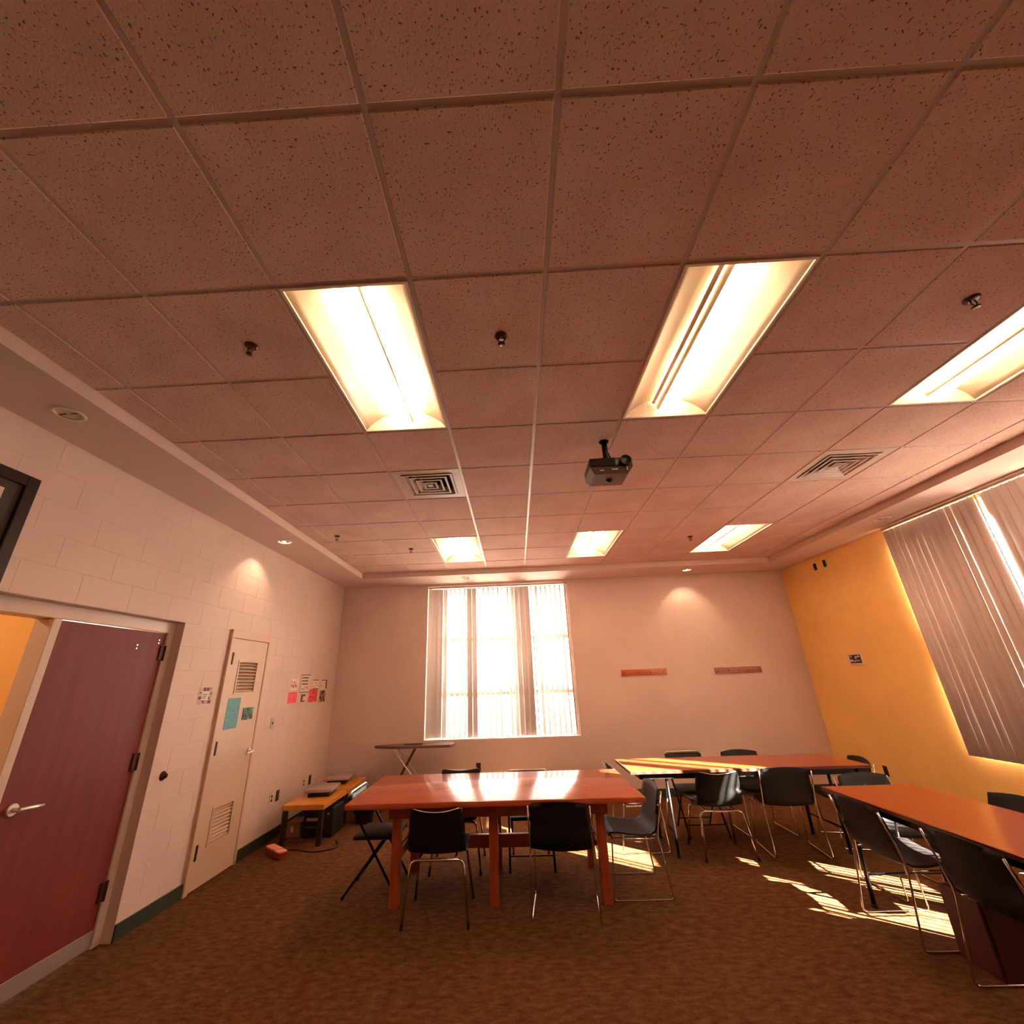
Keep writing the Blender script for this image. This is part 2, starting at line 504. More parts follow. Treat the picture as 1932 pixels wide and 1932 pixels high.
lay_blocks(wb, 'wall', XR - XL, ZS, [(WB[0] - XL, WB[1] - XL, WB[2], WB[3])],
           lambda u, z: Vector((XL + u, YB + J, z)), 0.0, lambda u, z: z > 0.35, 0.0)
lay_blocks(wr, 'yellow', YB - YF, ZS, [(YB - WR[1], YB - WR[0], WR[2], WR[3])],
           lambda u, z: Vector((XR + J, YB - u, z)), R(-90), lambda u, z: YB - u > 2.0, 0.0)

# rubber base along the walls
def baseboard(name, mb, label):
    struct(mb.build(name, 'base'), label)
baseboard('baseboard_left', MB().box(XL, XL + 0.012, YF, D1[0] - 0.02, 0, 0.105).box(XL, XL + 0.012, D1[1], D3[0] - 0.05, 0, 0.105).box(XL, XL + 0.012, D3[1] + 0.06, YB, 0, 0.105), 'dark green rubber base along the door wall')
baseboard('baseboard_back', MB().box(XL, XR, YB - 0.012, YB, 0, 0.105), 'dark green rubber base under the bright window')
baseboard('baseboard_right', MB().box(XR - 0.012, XR, YF, YB, 0, 0.105), 'dark green rubber base along the golden wall')

# ------------------------------------------------------------------ soffit ring and tile ceiling
struct(MB().box(XL - 0.02, EL, YF, YB, ZS, H + 0.28).build('trim_1', 'drywall'), 'flat painted soffit along the door wall')
struct(MB().box(EL, XR, EB, YB + 0.0, ZS, H + 0.28).build('trim_2', 'drywall'), 'flat painted soffit above the bright window')
struct(MB().box(ER, XR, YF, EB, ZS, H + 0.28).build('trim_3', 'drywall'), 'flat painted soffit above the slatted side window')
ceil = struct(MB().box(EL, ER, YF, EB, H + 0.16, H + 0.30).build('ceiling', 'plenum'), 'suspended ceiling of speckled square tiles')
LIGHTS = [(0, 1), (3, 1), (6, 1), (0, 7), (3, 7), (6, 7)]
VENTS = [(0, 4), (6, 4)]
taken = {(c, r + d) for c, r in LIGHTS for d in (0, 1)} | set(VENTS)
def clip(a, lo, hi): return max(lo, min(hi, a))
tile_me = {}
for i in range(-3, 9):
    for j in range(-6, 10):
        if (i, j) in taken: continue
        g = 0.008
        x0, x1 = clip(i * TL + g, EL, ER), clip((i + 1) * TL - g, EL, ER)
        y0, y1 = clip(j * TL + g, YF, EB), clip((j + 1) * TL - g, YF, EB)
        if x1 - x0 < 0.02 or y1 - y0 < 0.02: continue
        k = (round(x1 - x0, 3), round(y1 - y0, 3))
        if k not in tile_me:
            c = 0.006; w, d = k
            top = [(0, 0, 0.008), (w, 0, 0.008), (w, d, 0.008), (0, d, 0.008)]
            bot = [(c, c, 0), (w - c, c, 0), (w - c, d - c, 0), (c, d - c, 0)]
            t2 = [(p[0], p[1], 0.018) for p in top]
            tile_me[k] = MB().add(bot + top + t2, [(3, 2, 1, 0), (0, 1, 5, 4), (1, 2, 6, 5), (2, 3, 7, 6), (3, 0, 4, 7), (4, 5, 9, 8), (5, 6, 10, 9), (6, 7, 11, 10), (7, 4, 8, 11), (8, 9, 10, 11)]).mesh('ceiling_tile')
            tile_me[k].materials.append(M['tile'])
        o = bpy.data.objects.new('ceiling_tile', tile_me[k]); COL.objects.link(o)
        o.location = (x0, y0, H - 0.004); o.parent = ceil
for i in range(-2, 9):
    MB().box(i * TL - 0.012, i * TL + 0.012, YF, EB, H + 0.0005, H + 0.03).build('main_runner', 'grid', ceil)
for j in range(-5, 10):
    for i in range(-3, 9):
        if (i, j) in taken and (i, j - 1) in taken and (i, j) not in VENTS and (i, j - 1) not in VENTS: continue
        x0, x1 = clip(i * TL + 0.012, EL, ER), clip((i + 1) * TL - 0.012, EL, ER)
        if x1 - x0 < 0.02: continue
        MB().box(x0, x1, j * TL - 0.012, j * TL + 0.012, H + 0.001, H + 0.028).build('cross_tee', 'grid', ceil)

# ------------------------------------------------------------------ troffers
def make_troffer(label, c, r, sides=(1, 1)):
    t = thing('ceiling_troffer', label, 'ceiling light', ((c + 0.5) * TL, (r + 1) * TL, H), 0, 'fluorescent ceiling troffers')
    w, l = TL / 2 - 0.012, TL - 0.012
    rim = MB()
    rim.box(-w, -w + 0.012, -l, l, -0.006, 0.012).box(w - 0.012, w, -l, l, -0.006, 0.012)
    rim.box(-w + 0.012, w - 0.012, -l, -l + 0.012, -0.006, 0.012).box(-w + 0.012, w - 0.012, l - 0.012, l, -0.006, 0.012)
    rim.build('frame', 'fixture', t)
    for s in (-1, 1):
        rows = []
        for k in range(9):
            a = k / 8
            x = s * (w - 0.012 - (w - 0.012 - 0.055) * a)
            z = 0.004 + 0.105 * math.sin(a * PI / 2) ** 0.8
            rows.append([(x, -l + 0.012, z), (x, l - 0.012, z)])
        MB().surf(rows, 0.002).build('reflector', 'fixture', t)
    for s in (-1, 1):
        y = s * (l - 0.014)
        MB().add([(-w + .012, y, 0), (w - .012, y, 0), (w - .012, y - s * 0.03, 0.115), (-w + .012, y - s * 0.03, 0.115)],
                 [(0, 1, 2, 3)]).build('end_cap', 'fixture', t)
    MB().box(-w, w, -l, l, 0.12, 0.135).build('housing', 'fixture', t)
    bk = MB()
    n = 10
    prof = [(0.062 * math.cos(PI * k / n), 0.062 - 0.062 * math.sin(PI * k / n)) for k in range(n + 1)]
    lens = [p for p in prof[2:-2]]
    rows = [[(x, -l + 0.035, z), (x, l - 0.035, z)] for x, z in lens]
    MB().surf(rows, 0.002).build('diffuser_basket', 'lens', t)
    for sd, part in ((1, prof[:3]), (-1, prof[-3:])):
        MB().surf([[(x, -l + 0.035, z), (x, l - 0.035, z)] for x, z in part], 0.002).build('basket_side', 'fixture', t)
    for s, on in zip((-1, 1), sides):
        MB().tube([(s * 0.082, -l + 0.06, 0.075), (s * 0.082, l - 0.06, 0.075)], 0.013, 10).build('lamp_tube', 'tube' if on else 'lampoff', t)
    return t
TL_LABELS = ['large bright ceiling troffer nearest the dark red door wall', 'large ceiling troffer with one dim orange side, above the projector side',
             'large bright ceiling troffer nearest the slatted side window, cut by the picture edge', 'small far ceiling troffer beyond the square vent near the door wall',
             'small far middle ceiling troffer between two others, behind the projector', 'small far ceiling troffer nearest the golden wall']
for (c, r), lb in zip(LIGHTS, TL_LABELS):
    make_troffer(lb, c, r, (0, 1) if (c, r) == (3, 1) else (1, 1))

# ------------------------------------------------------------------ air vents
def make_vent(label, c, r):
    t = thing('air_vent', label, 'air vent', ((c + 0.5) * TL, (r + 0.5) * TL, H), 0, 'square ceiling air vents')
    w = TL / 2 - 0.012; q = 0.225
    p = MB()
    p.box(-w, -q, -w, w, -0.004, 0.006).box(q, w, -w, w, -0.004, 0.006).box(-q, q, -w, -q, -0.004, 0.006).box(-q, q, q, w, -0.004, 0.006)
    p.build('panel', 'diff', t)
    MB().box(-q, q, -q, q, 0.085, 0.09).build('duct', 'dark', t)
    for k in range(4):
        a = q - 0.004 - k * 0.052
        lip = a - 0.016; up = a - 0.040
        rg = MB()
        def ring(s1, z1, s2, z2):
            c = lambda s_, z_: [(-s_, -s_, z_), (s_, -s_, z_), (s_, s_, z_), (-s_, s_, z_)]
            rg.add(c(s1, z1) + c(s2, z2) + c(s1 - 0.0, z1 + 0.002) + c(s2 - 0.0, z2 + 0.002),
                   [(i_, (i_ + 1) % 4, (i_ + 1) % 4 + 4, i_ + 4) for i_ in range(4)] + [(i_ + 12, (i_ + 1) % 4 + 12, (i_ + 1) % 4 + 8, i_ + 8) for i_ in range(4)])
        ring(a, -0.012, lip, -0.012)
        ring(lip, -0.012, up, 0.030)
        rg.build('louvre_ring', 'diff', t)
    MB().box(-0.022, 0.022, -0.022, 0.022, -0.012, -0.006).build('centre_plate', 'diff', t)
make_vent('square louvred ceiling vent left of the projector', *VENTS[0])
make_vent('square louvred ceiling vent on the slatted side window half', *VENTS[1])

# ------------------------------------------------------------------ downlights in the soffit
def downlight(label, x, y, on, aim=None):
    t = thing('recessed_downlight', label, 'downlight', (x, y, ZS), 0, 'recessed soffit downlights')
    MB().lathe([(0.062, -0.002), (0.066, -0.007), (0.082, -0.006), (0.085, 0.0)], 24).build('trim_ring', 'fixture', t)
    MB().lathe([(0.062, -0.002), (0.056, 0.006), (0.03, 0.012), (0.001, 0.013)], 24).build('reflector', 'mirror' if not on else 'lens', t)
    MB().lathe([(0.001, -0.005), (0.018, -0.003), (0.024, 0.003), (0.02, 0.010)], 16).build('lamp', 'halogen' if on else 'lampoff', t)
    MB().box(-0.06, 0.06, -0.004, 0.004, -0.004, -0.001).build('crossbar', 'fixture' if on else 'darkmetal', t)
    if on:
        ld = bpy.data.lights.new('downlight_beam', 'SPOT')
        ld.energy = 15; ld.color = (1.0, 0.70, 0.44); ld.spot_size = R(95); ld.spot_blend = 0.6; ld.shadow_soft_size = 0.03
        lo = bpy.data.objects.new('downlight_beam', ld); COL.objects.link(lo); lo.parent = t; lo.location = (0, 0, -0.03)
        lo.rotation_euler = Vector(aim).to_track_quat('-Z', 'Y').to_euler()
downlight('unlit dark soffit downlight above the dark red door', -1.66, 1.33, False)
downlight('lit soffit downlight throwing a glow on the door wall', -1.66, 3.93, True, (-0.30, 0, -1))
downlight('small soffit downlight right above the bright window', 0.24, 6.20, False)
downlight('lit soffit downlight glowing on the wall above the coat racks', 3.92, 6.27, True, (0, 0.30, -1))
downlight('soffit downlight beside the top of the slatted side window', 5.35, 4.05, False)

# ------------------------------------------------------------------ sprinklers
def sprinkler(label, x, y):
    t = thing('fire_sprinkler', label, 'sprinkler', (x, y, H - 0.004), 0, 'ceiling fire sprinklers')
    MB().lathe([(0.001, -0.010), (0.020, -0.010), (0.034, -0.003), (0.034, 0.0)], 16).build('escutcheon', 'darkmetal', t)
    fr = MB()
    for s in (-1, 1): fr.tube(bend([(s * 0.010, 0, -0.008), (s * 0.017, 0, -0.028), (0, 0, -0.048)], 0.01), 0.0032, 6)
    fr.build('yoke', 'darkmetal', t)
    MB().lathe([(0.001, -0.048), (0.006, -0.048), (0.019, -0.052), (0.019, -0.054), (0.001, -0.053)], 12).build('deflector', 'darkmetal', t)
for lb, x, y in [('ceiling sprinkler left of the large troffer by the door wall', -0.31, 0.95), ('ceiling sprinkler between the two large troffers', 1.01, 0.98),
                 ('ceiling sprinkler between the middle and right large troffers', 3.35, 0.91), ('far ceiling sprinkler nearest the door wall soffit', -1.08, 4.04),
                 ('far ceiling sprinkler left of the small left troffer', -0.33, 4.69), ('far ceiling sprinkler left of the small right troffer', 3.39, 4.68)]:
    sprinkler(lb, x, y)

# ------------------------------------------------------------------ windows and vertical blinds
def window(name, axis, u0, u1, z0, z1, depth0, sgn, ucuts, zcuts, label, half=0.028):
    """frame set back in the wall opening; depth0 = plane of the frame centre"""
    def bx(mb, a, b, za, zb, d0, d1):
        lo, hi = min(depth0 + sgn * d0, depth0 + sgn * d1), max(depth0 + sgn * d0, depth0 + sgn * d1)
        return mb.box(a, b, lo, hi, za, zb) if axis == 'y' else mb.box(lo, hi, a, b, za, zb)
    f = MB()
    bx(f, u0, u1, z0, z0 + 0.03, -0.03, 0.03); bx(f, u0, u1, z1 - 0.05, z1, -0.03, 0.03)
    bx(f, u0, u0 + 0.05, z0 + 0.03, z1 - 0.05, -0.03, 0.03); bx(f, u1 - 0.05, u1, z0 + 0.03, z1 - 0.05, -0.03, 0.03)
    w = struct(f.build(name, 'winframe'), label)
    us = [u0 + 0.05] + ucuts + [u1 - 0.05]; zs = [z0 + 0.03] + zcuts + [z1 - 0.05]
    for u in ucuts: bx(MB(), u - 0.02, u + 0.02, z0 + 0.05, z1 - 0.05, -0.025, 0.025).build('mullion', 'winframe', w)
    for z in zcuts: bx(MB(), u0 + 0.05, u1 - 0.05, z - half, z + half, -0.022, 0.022).build('transom_or_sun_band', 'winframe', w)  # on the side window this is an added solid band that blocks sun
    for a, b in zip(us, us[1:]):
        for c, d in zip(zs, zs[1:]):
            bx(MB(), a, b, c, d, -0.003, 0.003).build('pane', 'glass', w)
    return w
ZC = [1.46, 2.32]
w1 = window('window_1', 'y', WB[0], WB[1], WB[2], WB[3], YB + 0.15, 1, [0.26, 1.04], ZC, 'white framed window of nine panes behind the bright blinds')
w2 = window('window_2', 'x', WR[0], WR[1], WR[2], WR[3], XR + 0.15, 1, [WR[0] + 0.79, WR[0] + 1.585, WR[0] + 2.38], [1.90], 'white framed window with an added sun-blocking band behind the slatted side blinds', 0.22)  # tall solid band added to keep sun off the foreground table
MB().rbox(WB[0] - 0.0, WB[1], YB + 0.006, YB + 0.12, WB[2] - 0.0, WB[2] + 0.018, 0.004, 1).build('window_sill', 'sill', w1)
MB().rbox(XR + 0.006, XR + 0.12, WR[0], WR[1], WR[2], WR[2] + 0.018, 0.004, 1).build('window_sill', 'sill', w2)

SW = 0.089
def slat_mesh(zb, zt):
    n = 6; rows = []
    for k in range(n + 1):
        a = -1 + 2 * k / n
        rows.append([(a * SW / 2, 0.012 * (1 - a * a), zb), (a * SW / 2, 0.012 * (1 - a * a), zt)])
    me = MB().surf(rows, 0.0012).mesh('slat'); me.materials.append(M['slat'])
    return me
def blind(label, axis, u0, u1, plane, zb, zt, angles, pitch, top=None):
    ctr = (u0 + u1) / 2
    t = thing('vertical_blind', label, 'blinds', (ctr, plane, 0) if axis == 'y' else (plane, ctr, 0), 0 if axis == 'y' else R(90), 'vertical slat window blinds')
    L = (u1 - u0) / 2
    MB().rbox(-L, L, -0.022, 0.022, zt + 0.012, zt + 0.042, 0.004, 1).build('headrail', 'rail', t)
    for k in (-0.8, 0.0, 0.8):
        MB().box(k * L - 0.012, k * L + 0.012, -0.024, 0.010, zt + 0.043, zt + 0.05).build('rail_bracket', 'rail', t)
    me = slat_mesh(zb, zt); me2 = MB().box(-0.006, 0.006, -0.002, 0.002, zt, zt + 0.012).mesh('slat_hanger'); me2.materials.append(M['rail'])
    for i, a in enumerate(angles):
        u = -L + pitch * (i + 0.5)
        if a is None or u > L: continue
        o = bpy.data.objects.new('slat', me); COL.objects.link(o); o.parent = t
        o.location = (u, 0, 0); o.rotation_euler = (0, 0, R(a))
        h = bpy.data.objects.new('slat_hanger', me2); COL.objects.link(h); h.parent = o
    return t
# back window: slat angle from the wall plane, left to right
AB = [20, 14, 18, 45, 74, 75, 76, 74, 20, 34, 84, 69, 68, 68, 67, 80, 66, 48, 24, 10, 16, 96, 52, 60, 62, 64, 66, 68, 70]
tb = blind('vertical slat blind glowing white in front of the back window', 'y', WB[0] + 0.01, WB[1] - 0.01, YB + 0.055, WB[2] + 0.035, WB[3] - 0.055, AB, (WB[1] - WB[0] - 0.02) / len(AB))
# side window: from its near end (y small) to its far end
nR = 41
pR = (WR[1] - WR[0] + 0.10) / nR
AR = []
for i in range(nR):
    y = WR[0] - 0.05 + pR * (i + 0.5)
    if y < 1.32: a = 4
    elif y < 1.63: a = 27
    elif y < 2.06: a = 53
    elif y < 2.31: a = 3
    elif y < 2.42: a = 36
    elif y < 2.50: a = 3
    elif y < 2.78: a = 42
    elif y < 3.20: a = 2
    elif y < 3.30: a = 112
    elif y < 3.55: a = 0
    elif y < 3.63: a = -12
    elif y < 3.75: a = 0
    else: a = 4 + ((i * 7) % 3)
    AR.append(a)
blind('half closed vertical slat blind on the golden wall side window', 'x', WR[0] - 0.05, WR[1] + 0.05, XR - 0.03, WR[2] - 0.04, 3.205, AR, pR)

# ground outside
struct(MB().box(-40, 60, -40, 60, -0.5, -0.4).build('ground_outside', 'asphalt'), 'pale paving outside the windows')

# ------------------------------------------------------------------ doors
FX = XL - 0.08                                   # recessed frame face
dA, dB, dT = D1[0], D1[1], D1[3]
fr = MB()
fr.rbox(FX - 0.13, FX, dA, dB, 2.14, dT, 0.004, 1)                  # header
fr.rbox(FX - 0.13, FX, 3.005, dB, 0, 2.14, 0.004, 1)                # hinge jamb
fr.rbox(FX - 0.13, FX, 2.005, 2.065, 0, 2.14, 0.004, 1)             # centre mullion
fr.rbox(FX - 0.13, FX, dA, dA + 0.06, 0, 2.14, 0.004, 1)            # near jamb
d1 = struct(fr.build('door_1', 'frame'), 'cream metal frame of the open doorway and the red door')
d2 = struct(MB().rbox(FX - 0.055, FX - 0.010, 2.07, 3.0, 0.012, 2.135, 0.003, 1).build('door_2', 'reddoor'), 'dark red wooden door with a lever handle')
MB().rbox(FX - 0.009, FX - 0.003, 2.08, 2.992, 0.014, 0.115, 0.002, 1).build('door_sweep', 'alu', d2)
for z in (1.97, 1.15, 0.33):
    h = MB().rbox(FX - 0.012, FX + 0.004, 2.955, 3.004, z - 0.06, z + 0.06, 0.003, 1).build('hinge', 'bronze', d2)
    MB().tube([(FX + 0.006, 3.001, z - 0.062), (FX + 0.006, 3.001, z + 0.062)], 0.007, 8).build('hinge_pin', 'bronze', h)
hd = MB()
hd.tube([(FX - 0.010, 2.145, 1.03), (FX + 0.004, 2.145, 1.03)], [0.036, 0.032], 18)
hd.tube([(FX + 0.004, 2.145, 1.03), (FX + 0.05, 2.145, 1.03)], 0.012, 12)
hd.tube(bend([(FX + 0.05, 2.135, 1.03), (FX + 0.056, 2.20, 1.028), (FX + 0.048, 2.285, 1.022)], 0.03), [0.013] + [0.012] * 5 + [0.008], 10)
hd.build('lever_handle', 'satin', d2)
for y, z in ((2.72, 2.02), (2.72, 1.995), (2.93, 2.075), (2.93, 2.05)):
    MB().tube([(FX - 0.011, y, z), (FX - 0.006, y, z)], 0.006, 8).build('screw', 'chrome', d2)

# closet door, frame standing slightly proud of the wall
c0, c1, cz = 3.73, 4.47, 2.25
cf = MB()
cf.rbox(XL - 0.10, XL + 0.030, c0, c0 + 0.055, 0, cz - 0.085, 0.004, 1).rbox(XL - 0.10, XL + 0.030, c1 - 0.035, c1, 0, cz - 0.085, 0.004, 1).rbox(XL - 0.10, XL + 0.030, c0, c1, cz - 0.085, cz, 0.004, 1)
d3 = struct(cf.build('door_3', 'tandoor'), 'tan painted closet door frame')
cx1 = XL + 0.022
y0, y1 = c0 + 0.059, c1 - 0.039
lou = [(3.945, 4.275, 1.63, 1.93), (3.955, 4.255, 0.32, 0.60)]
leaf = MB()
zz = [0.012] + [lou[1][2], lou[1][3], lou[0][2], lou[0][3]] + [cz - 0.09]
leaf.box(cx1 - 0.042, cx1, y0, y1, zz[0], zz[1]).box(cx1 - 0.042, cx1, y0, y1, zz[2], zz[3]).box(cx1 - 0.042, cx1, y0, y1, zz[4], zz[5])
for (a, b, za, zb) in lou:
    leaf.box(cx1 - 0.042, cx1, y0, a, za, zb).box(cx1 - 0.042, cx1, b, y1, za, zb)
lf = leaf.build('door_leaf', 'tandoor', d3)
for (a, b, za, zb) in lou:
    f = MB()
    f.box(cx1, cx1 + 0.006, a - 0.02, a, za - 0.02, zb + 0.02).box(cx1, cx1 + 0.006, b, b + 0.02, za - 0.02, zb + 0.02)
    f.box(cx1, cx1 + 0.006, a, b, za - 0.02, za).box(cx1, cx1 + 0.006, a, b, zb, zb + 0.02)
    f.build('louvre_frame', 'tandoor', lf)
    n = 9
    for k in range(n):
        z = za + (zb - za) * (k + 0.5) / n
        MB().add([(cx1 - 0.036, a, z + 0.016), (cx1 - 0.036, b, z + 0.016), (cx1 - 0.002, b, z - 0.012), (cx1 - 0.002, a, z - 0.012),
                  (cx1 - 0.036, a, z + 0.020), (cx1 - 0.036, b, z + 0.020), (cx1 - 0.002, b, z - 0.008), (cx1 - 0.002, a, z - 0.008)],
                 [(0, 3, 2, 1), (4, 5, 6, 7), (0, 1, 5, 4), (1, 2, 6, 5), (2, 3, 7, 6), (3, 0, 4, 7)]).build('louvre_slat', 'tandoor', lf)
for z in (1.96, 1.13, 0.30):
    MB().rbox(cx1 - 0.001, cx1 + 0.014, y0 - 0.004, y0 + 0.022, z - 0.06, z + 0.06, 0.004, 1).build('hinge', 'bronze', d3)
hd = MB()
hd.tube([(cx1, 4.385, 1.03), (cx1 + 0.012, 4.385, 1.03)], [0.034, 0.030], 18)
hd.tube([(cx1 + 0.012, 4.385, 1.03), (cx1 + 0.055, 4.385, 1.03)], 0.011, 12)
hd.tube(bend([(cx1 + 0.055, 4.395, 1.03), (cx1 + 0.06, 4.33, 1.028), (cx1 + 0.052, 4.265, 1.02)], 0.03), 0.011, 10)
hd.build('lever_handle', 'satin', d3)
struct(MB().box(XL - 0.9, XL - 0.85, 3.5, 4.7, 0, 2.6).box(XL - 0.85, XL - 0.245, 3.5, 3.55, 0, 2.6).box(XL - 0.85, XL - 0.245, 4.65, 4.7, 0, 2.6).box(XL - 0.85, XL - 0.245, 3.55, 4.65, 2.55, 2.6).build('wall_closet', 'wall'), 'closet interior behind the louvred door')

# small lobby behind the open doorway
lb = MB()
lb.box(XL - 1.75, XL - 1.65, -0.3, 2.3, 0, 2.7).box(XL - 1.65, XL - 0.245, -0.3, -0.2, 0, 2.7).box(XL - 1.65, XL - 0.245, 2.04, 2.10, 0, 2.7).box(XL - 1.65, XL - 0.245, -0.2, 2.04, 2.6, 2.7)
struct(lb.build('wall_lobby', 'yellow'), 'golden lobby wall seen through the open doorway')
t = thing('added_lobby_lamp', 'unseen round lamp added on the lobby ceiling beyond the open doorway', 'lamp', (XL - 0.95, 0.9, 2.6))  # unseen lamp, added to brighten the lobby wall
MB().lathe([(0.10, 0.0), (0.12, -0.02), (0.12, -0.03)], 20).build('base', 'white', t)
MB().lathe([(0.115, -0.03), (0.11, -0.06), (0.07, -0.09), (0.001, -0.10)], 20).build('shade', emit('added_lobby_glow', (1.0, 0.74, 0.46), 75.0), t)

# ------------------------------------------------------------------ things on the left wall
def sheet(name, label, cat, y0, y1, z0, z1, m, x=XL, group=None, th=0.002):
    o = MB().box(x + 0.0005, x + 0.0005 + th, y0 - (y0 + y1) / 2, y1 - (y0 + y1) / 2, z0 - (z0 + z1) / 2, z1 - (z0 + z1) / 2)
    o.v = [(p[0] - x, p[1], p[2]) for p in o.v]
    return tag(o.build(name, m, None, (x, (y0 + y1) / 2, (z0 + z1) / 2)), label, cat, group)
G = 'small paper notices beside the closet door'
s = sheet('paper_notice', 'small white notice with a red picture, leftmost of the upper row', 'notice', 5.16, 5.36, 1.62, 1.77, 'paper', group=G)
MB().box(0.0026, 0.0032, -0.07, 0.07, -0.04, 0.035).build('picture', 'paperred', s)
s = sheet('paper_notice', 'tallest white notice with dark printed text lines', 'notice', 5.42, 5.72, 1.585, 1.82, 'plate', group=G)
MB().box(0.0026, 0.0030, -0.147, 0.147, 0.108, 0.1165).box(0.0026, 0.0030, -0.147, 0.147, -0.1165, -0.108).box(0.0026, 0.0030, -0.149, -0.140, -0.108, 0.108).build('border', 'inkdark', s)
for z in (0.075, 0.035, -0.005): MB().box(0.0026, 0.0032, -0.11, 0.08, z - 0.007, z + 0.007).build('text_line', 'inkdark', s)
MB().box(0.0026, 0.0032, -0.11, 0.11, -0.075, -0.045).build('text_block', 'paperred', s)
s = sheet('paper_notice', 'pale notice with dark top and bottom edges in the upper row', 'notice', 5.80, 6.0, 1.62, 1.755, 'paper', group=G)
MB().box(0.0026, 0.0030, -0.098, 0.098, 0.054, 0.066).box(0.0026, 0.0030, -0.098, 0.098, -0.066, -0.054).build('border', 'inkdark', s)
s = sheet('paper_notice', 'pale notice with a dark right edge, last of the upper row', 'notice', 6.10, 6.30, 1.62, 1.755, 'paper', group=G)
MB().box(0.0026, 0.0030, 0.06, 0.098, -0.064, 0.064).box(0.0026, 0.0030, -0.09, 0.06, 0.052, 0.064).build('border', 'inkdark', s)
sheet('paper_notice', 'bright pink notice, leftmost of the lower row', 'notice', 5.13, 5.37, 1.465, 1.60, 'pink', group=G)
s = sheet('paper_notice', 'notice with a dark red letter shape in the lower row', 'notice', 5.46, 5.66, 1.455, 1.57, 'plate', group=G)
MB().box(0.0026, 0.0032, -0.075, -0.02, -0.045, 0.05).box(0.0026, 0.0032, -0.02, 0.06, 0.025, 0.05).box(0.0026, 0.0032, -0.02, 0.05, -0.045, -0.03).build('red_print', mat('deep_red_print', (0.50, 0.07, 0.06), 0.6), s)
sheet('paper_notice', 'tall red notice with dark print in the lower row', 'notice', 5.73, 6.0, 1.455, 1.62, 'redp', group=G)
sheet('paper_notice', 'dark brown photo notice, last of the lower row', 'notice', 6.08, 6.28, 1.44, 1.60, 'paperdark', group=G)
s = sheet('photo_collage', 'square collage sign of small dark photos beside the closet door', 'sign', 3.435, 3.625, 1.535, 1.69, 'plate')
for i in range(4):
    for k in range(4):
        if 0 < i < 3 and 0 < k < 3: continue
        y = -0.092 + i * 0.046; z = -0.075 + k * 0.0375
        MB().box(0.0026, 0.0034, y + 0.003, y + 0.044, z + 0.003, z + 0.035).build('photo', 'collage', s)
for k, z in enumerate((0.012, -0.004, -0.02)): MB().box(0.0026, 0.0034, -0.035, 0.03 - k * 0.01, z - 0.003, z + 0.003).build('text_line', 'inkdark', s)
px = cx1
s = sheet('poster', 'tall blue paper poster on the tan closet door', 'poster', 3.865, 4.08, 1.285, 1.575, 'blue', x=px)
s = sheet('poster', 'small green photo poster on the tan closet door', 'poster', 4.15, 4.345, 1.35, 1.47, 'greenp', x=px)
MB().box(0.0026, 0.0034, -0.06, 0.06, -0.035, 0.035).build('picture', print_mat('green_picture', (0.28, 0.42, 0.28), (0.16, 0.20, 0.16), 30, 0.5), s)
MB().box(0.0026, 0.0040, -0.0955, -0.082, -0.058, 0.058).build('dark_edge', 'inkdark', s)

def wall_plate(name, label, cat, x, y, z, w, h, m, nx, holes=2, hm='inkdark', group=None):
    """plate on a wall whose normal is nx = +1 (left wall) or -1 (right wall)"""
    t = thing(name, label, cat, (x, y, z), 0 if nx > 0 else PI, group)
    MB().rbox(0.0005, 0.007, -w / 2, w / 2, -h / 2, h / 2, 0.002, 1).build('plate', m, t)
    for k in range(holes):
        zz = (k - (holes - 1) / 2) * h * 0.36
        MB().rbox(0.007, 0.010, -w * 0.22, w * 0.22, zz - h * 0.12, zz + h * 0.12, 0.002, 1).build('socket' if holes > 1 else 'rocker', hm, t)
    return t
wall_plate('light_switch', 'narrow light switch plate right of the closet door', 'light switch', XL, 4.83, 1.265, 0.075, 0.115, 'steel', 1, 1)
wall_plate('wall_outlet', 'ivory wall outlet nearest the closet door', 'outlet', XL, 5.06, 0.44, 0.075, 0.115, 'plate', 1, 2)
wall_plate('wall_outlet', 'dark brown wall plate nearest the closet door', 'outlet', XL, 5.20, 0.44, 0.07, 0.115, 'brownplate', 1, 2)
wall_plate('wall_outlet', 'ivory wall outlet above the low wooden bench', 'outlet', XL, 5.88, 0.44, 0.075, 0.115, 'plate', 1, 2)
wall_plate('wall_outlet', 'dark brown wall plate above the low wooden bench', 'outlet', XL, 6.07, 0.44, 0.07, 0.115, 'brownplate', 1, 2)
wall_plate('wall_outlet', 'brown outlet low on the golden wall', 'outlet', XR, 5.66, 0.43, 0.07, 0.115, 'brownplate', -1, 2)
t = wall_plate('wall_outlet', 'brown outlet on the back wall below the window', 'outlet', 0, 0, 0, 0.07, 0.115, 'brownplate', 1, 2)
t.location = (0.375, YB, 0.445); t.rotation_euler = (0, 0, R(-90))
t = thing('door_bumper', 'round brass door bumper between the red door and closet', 'door stop', (XL, 3.21, 1.01))
o = MB().lathe([(0.001, 0.034), (0.018, 0.033), (0.022, 0.020), (0.034, 0.008), (0.036, 0.0005)], 18); o.v = [(p[2], p[0], p[1]) for p in o.v]
o.build('disc', 'bronze', t)
o = MB().lathe([(0.001, 0.0385), (0.012, 0.037), (0.014, 0.0335)], 14); o.v = [(p[2], p[0], p[1]) for p in o.v]
o.build('rubber_pad', 'rubber', t)
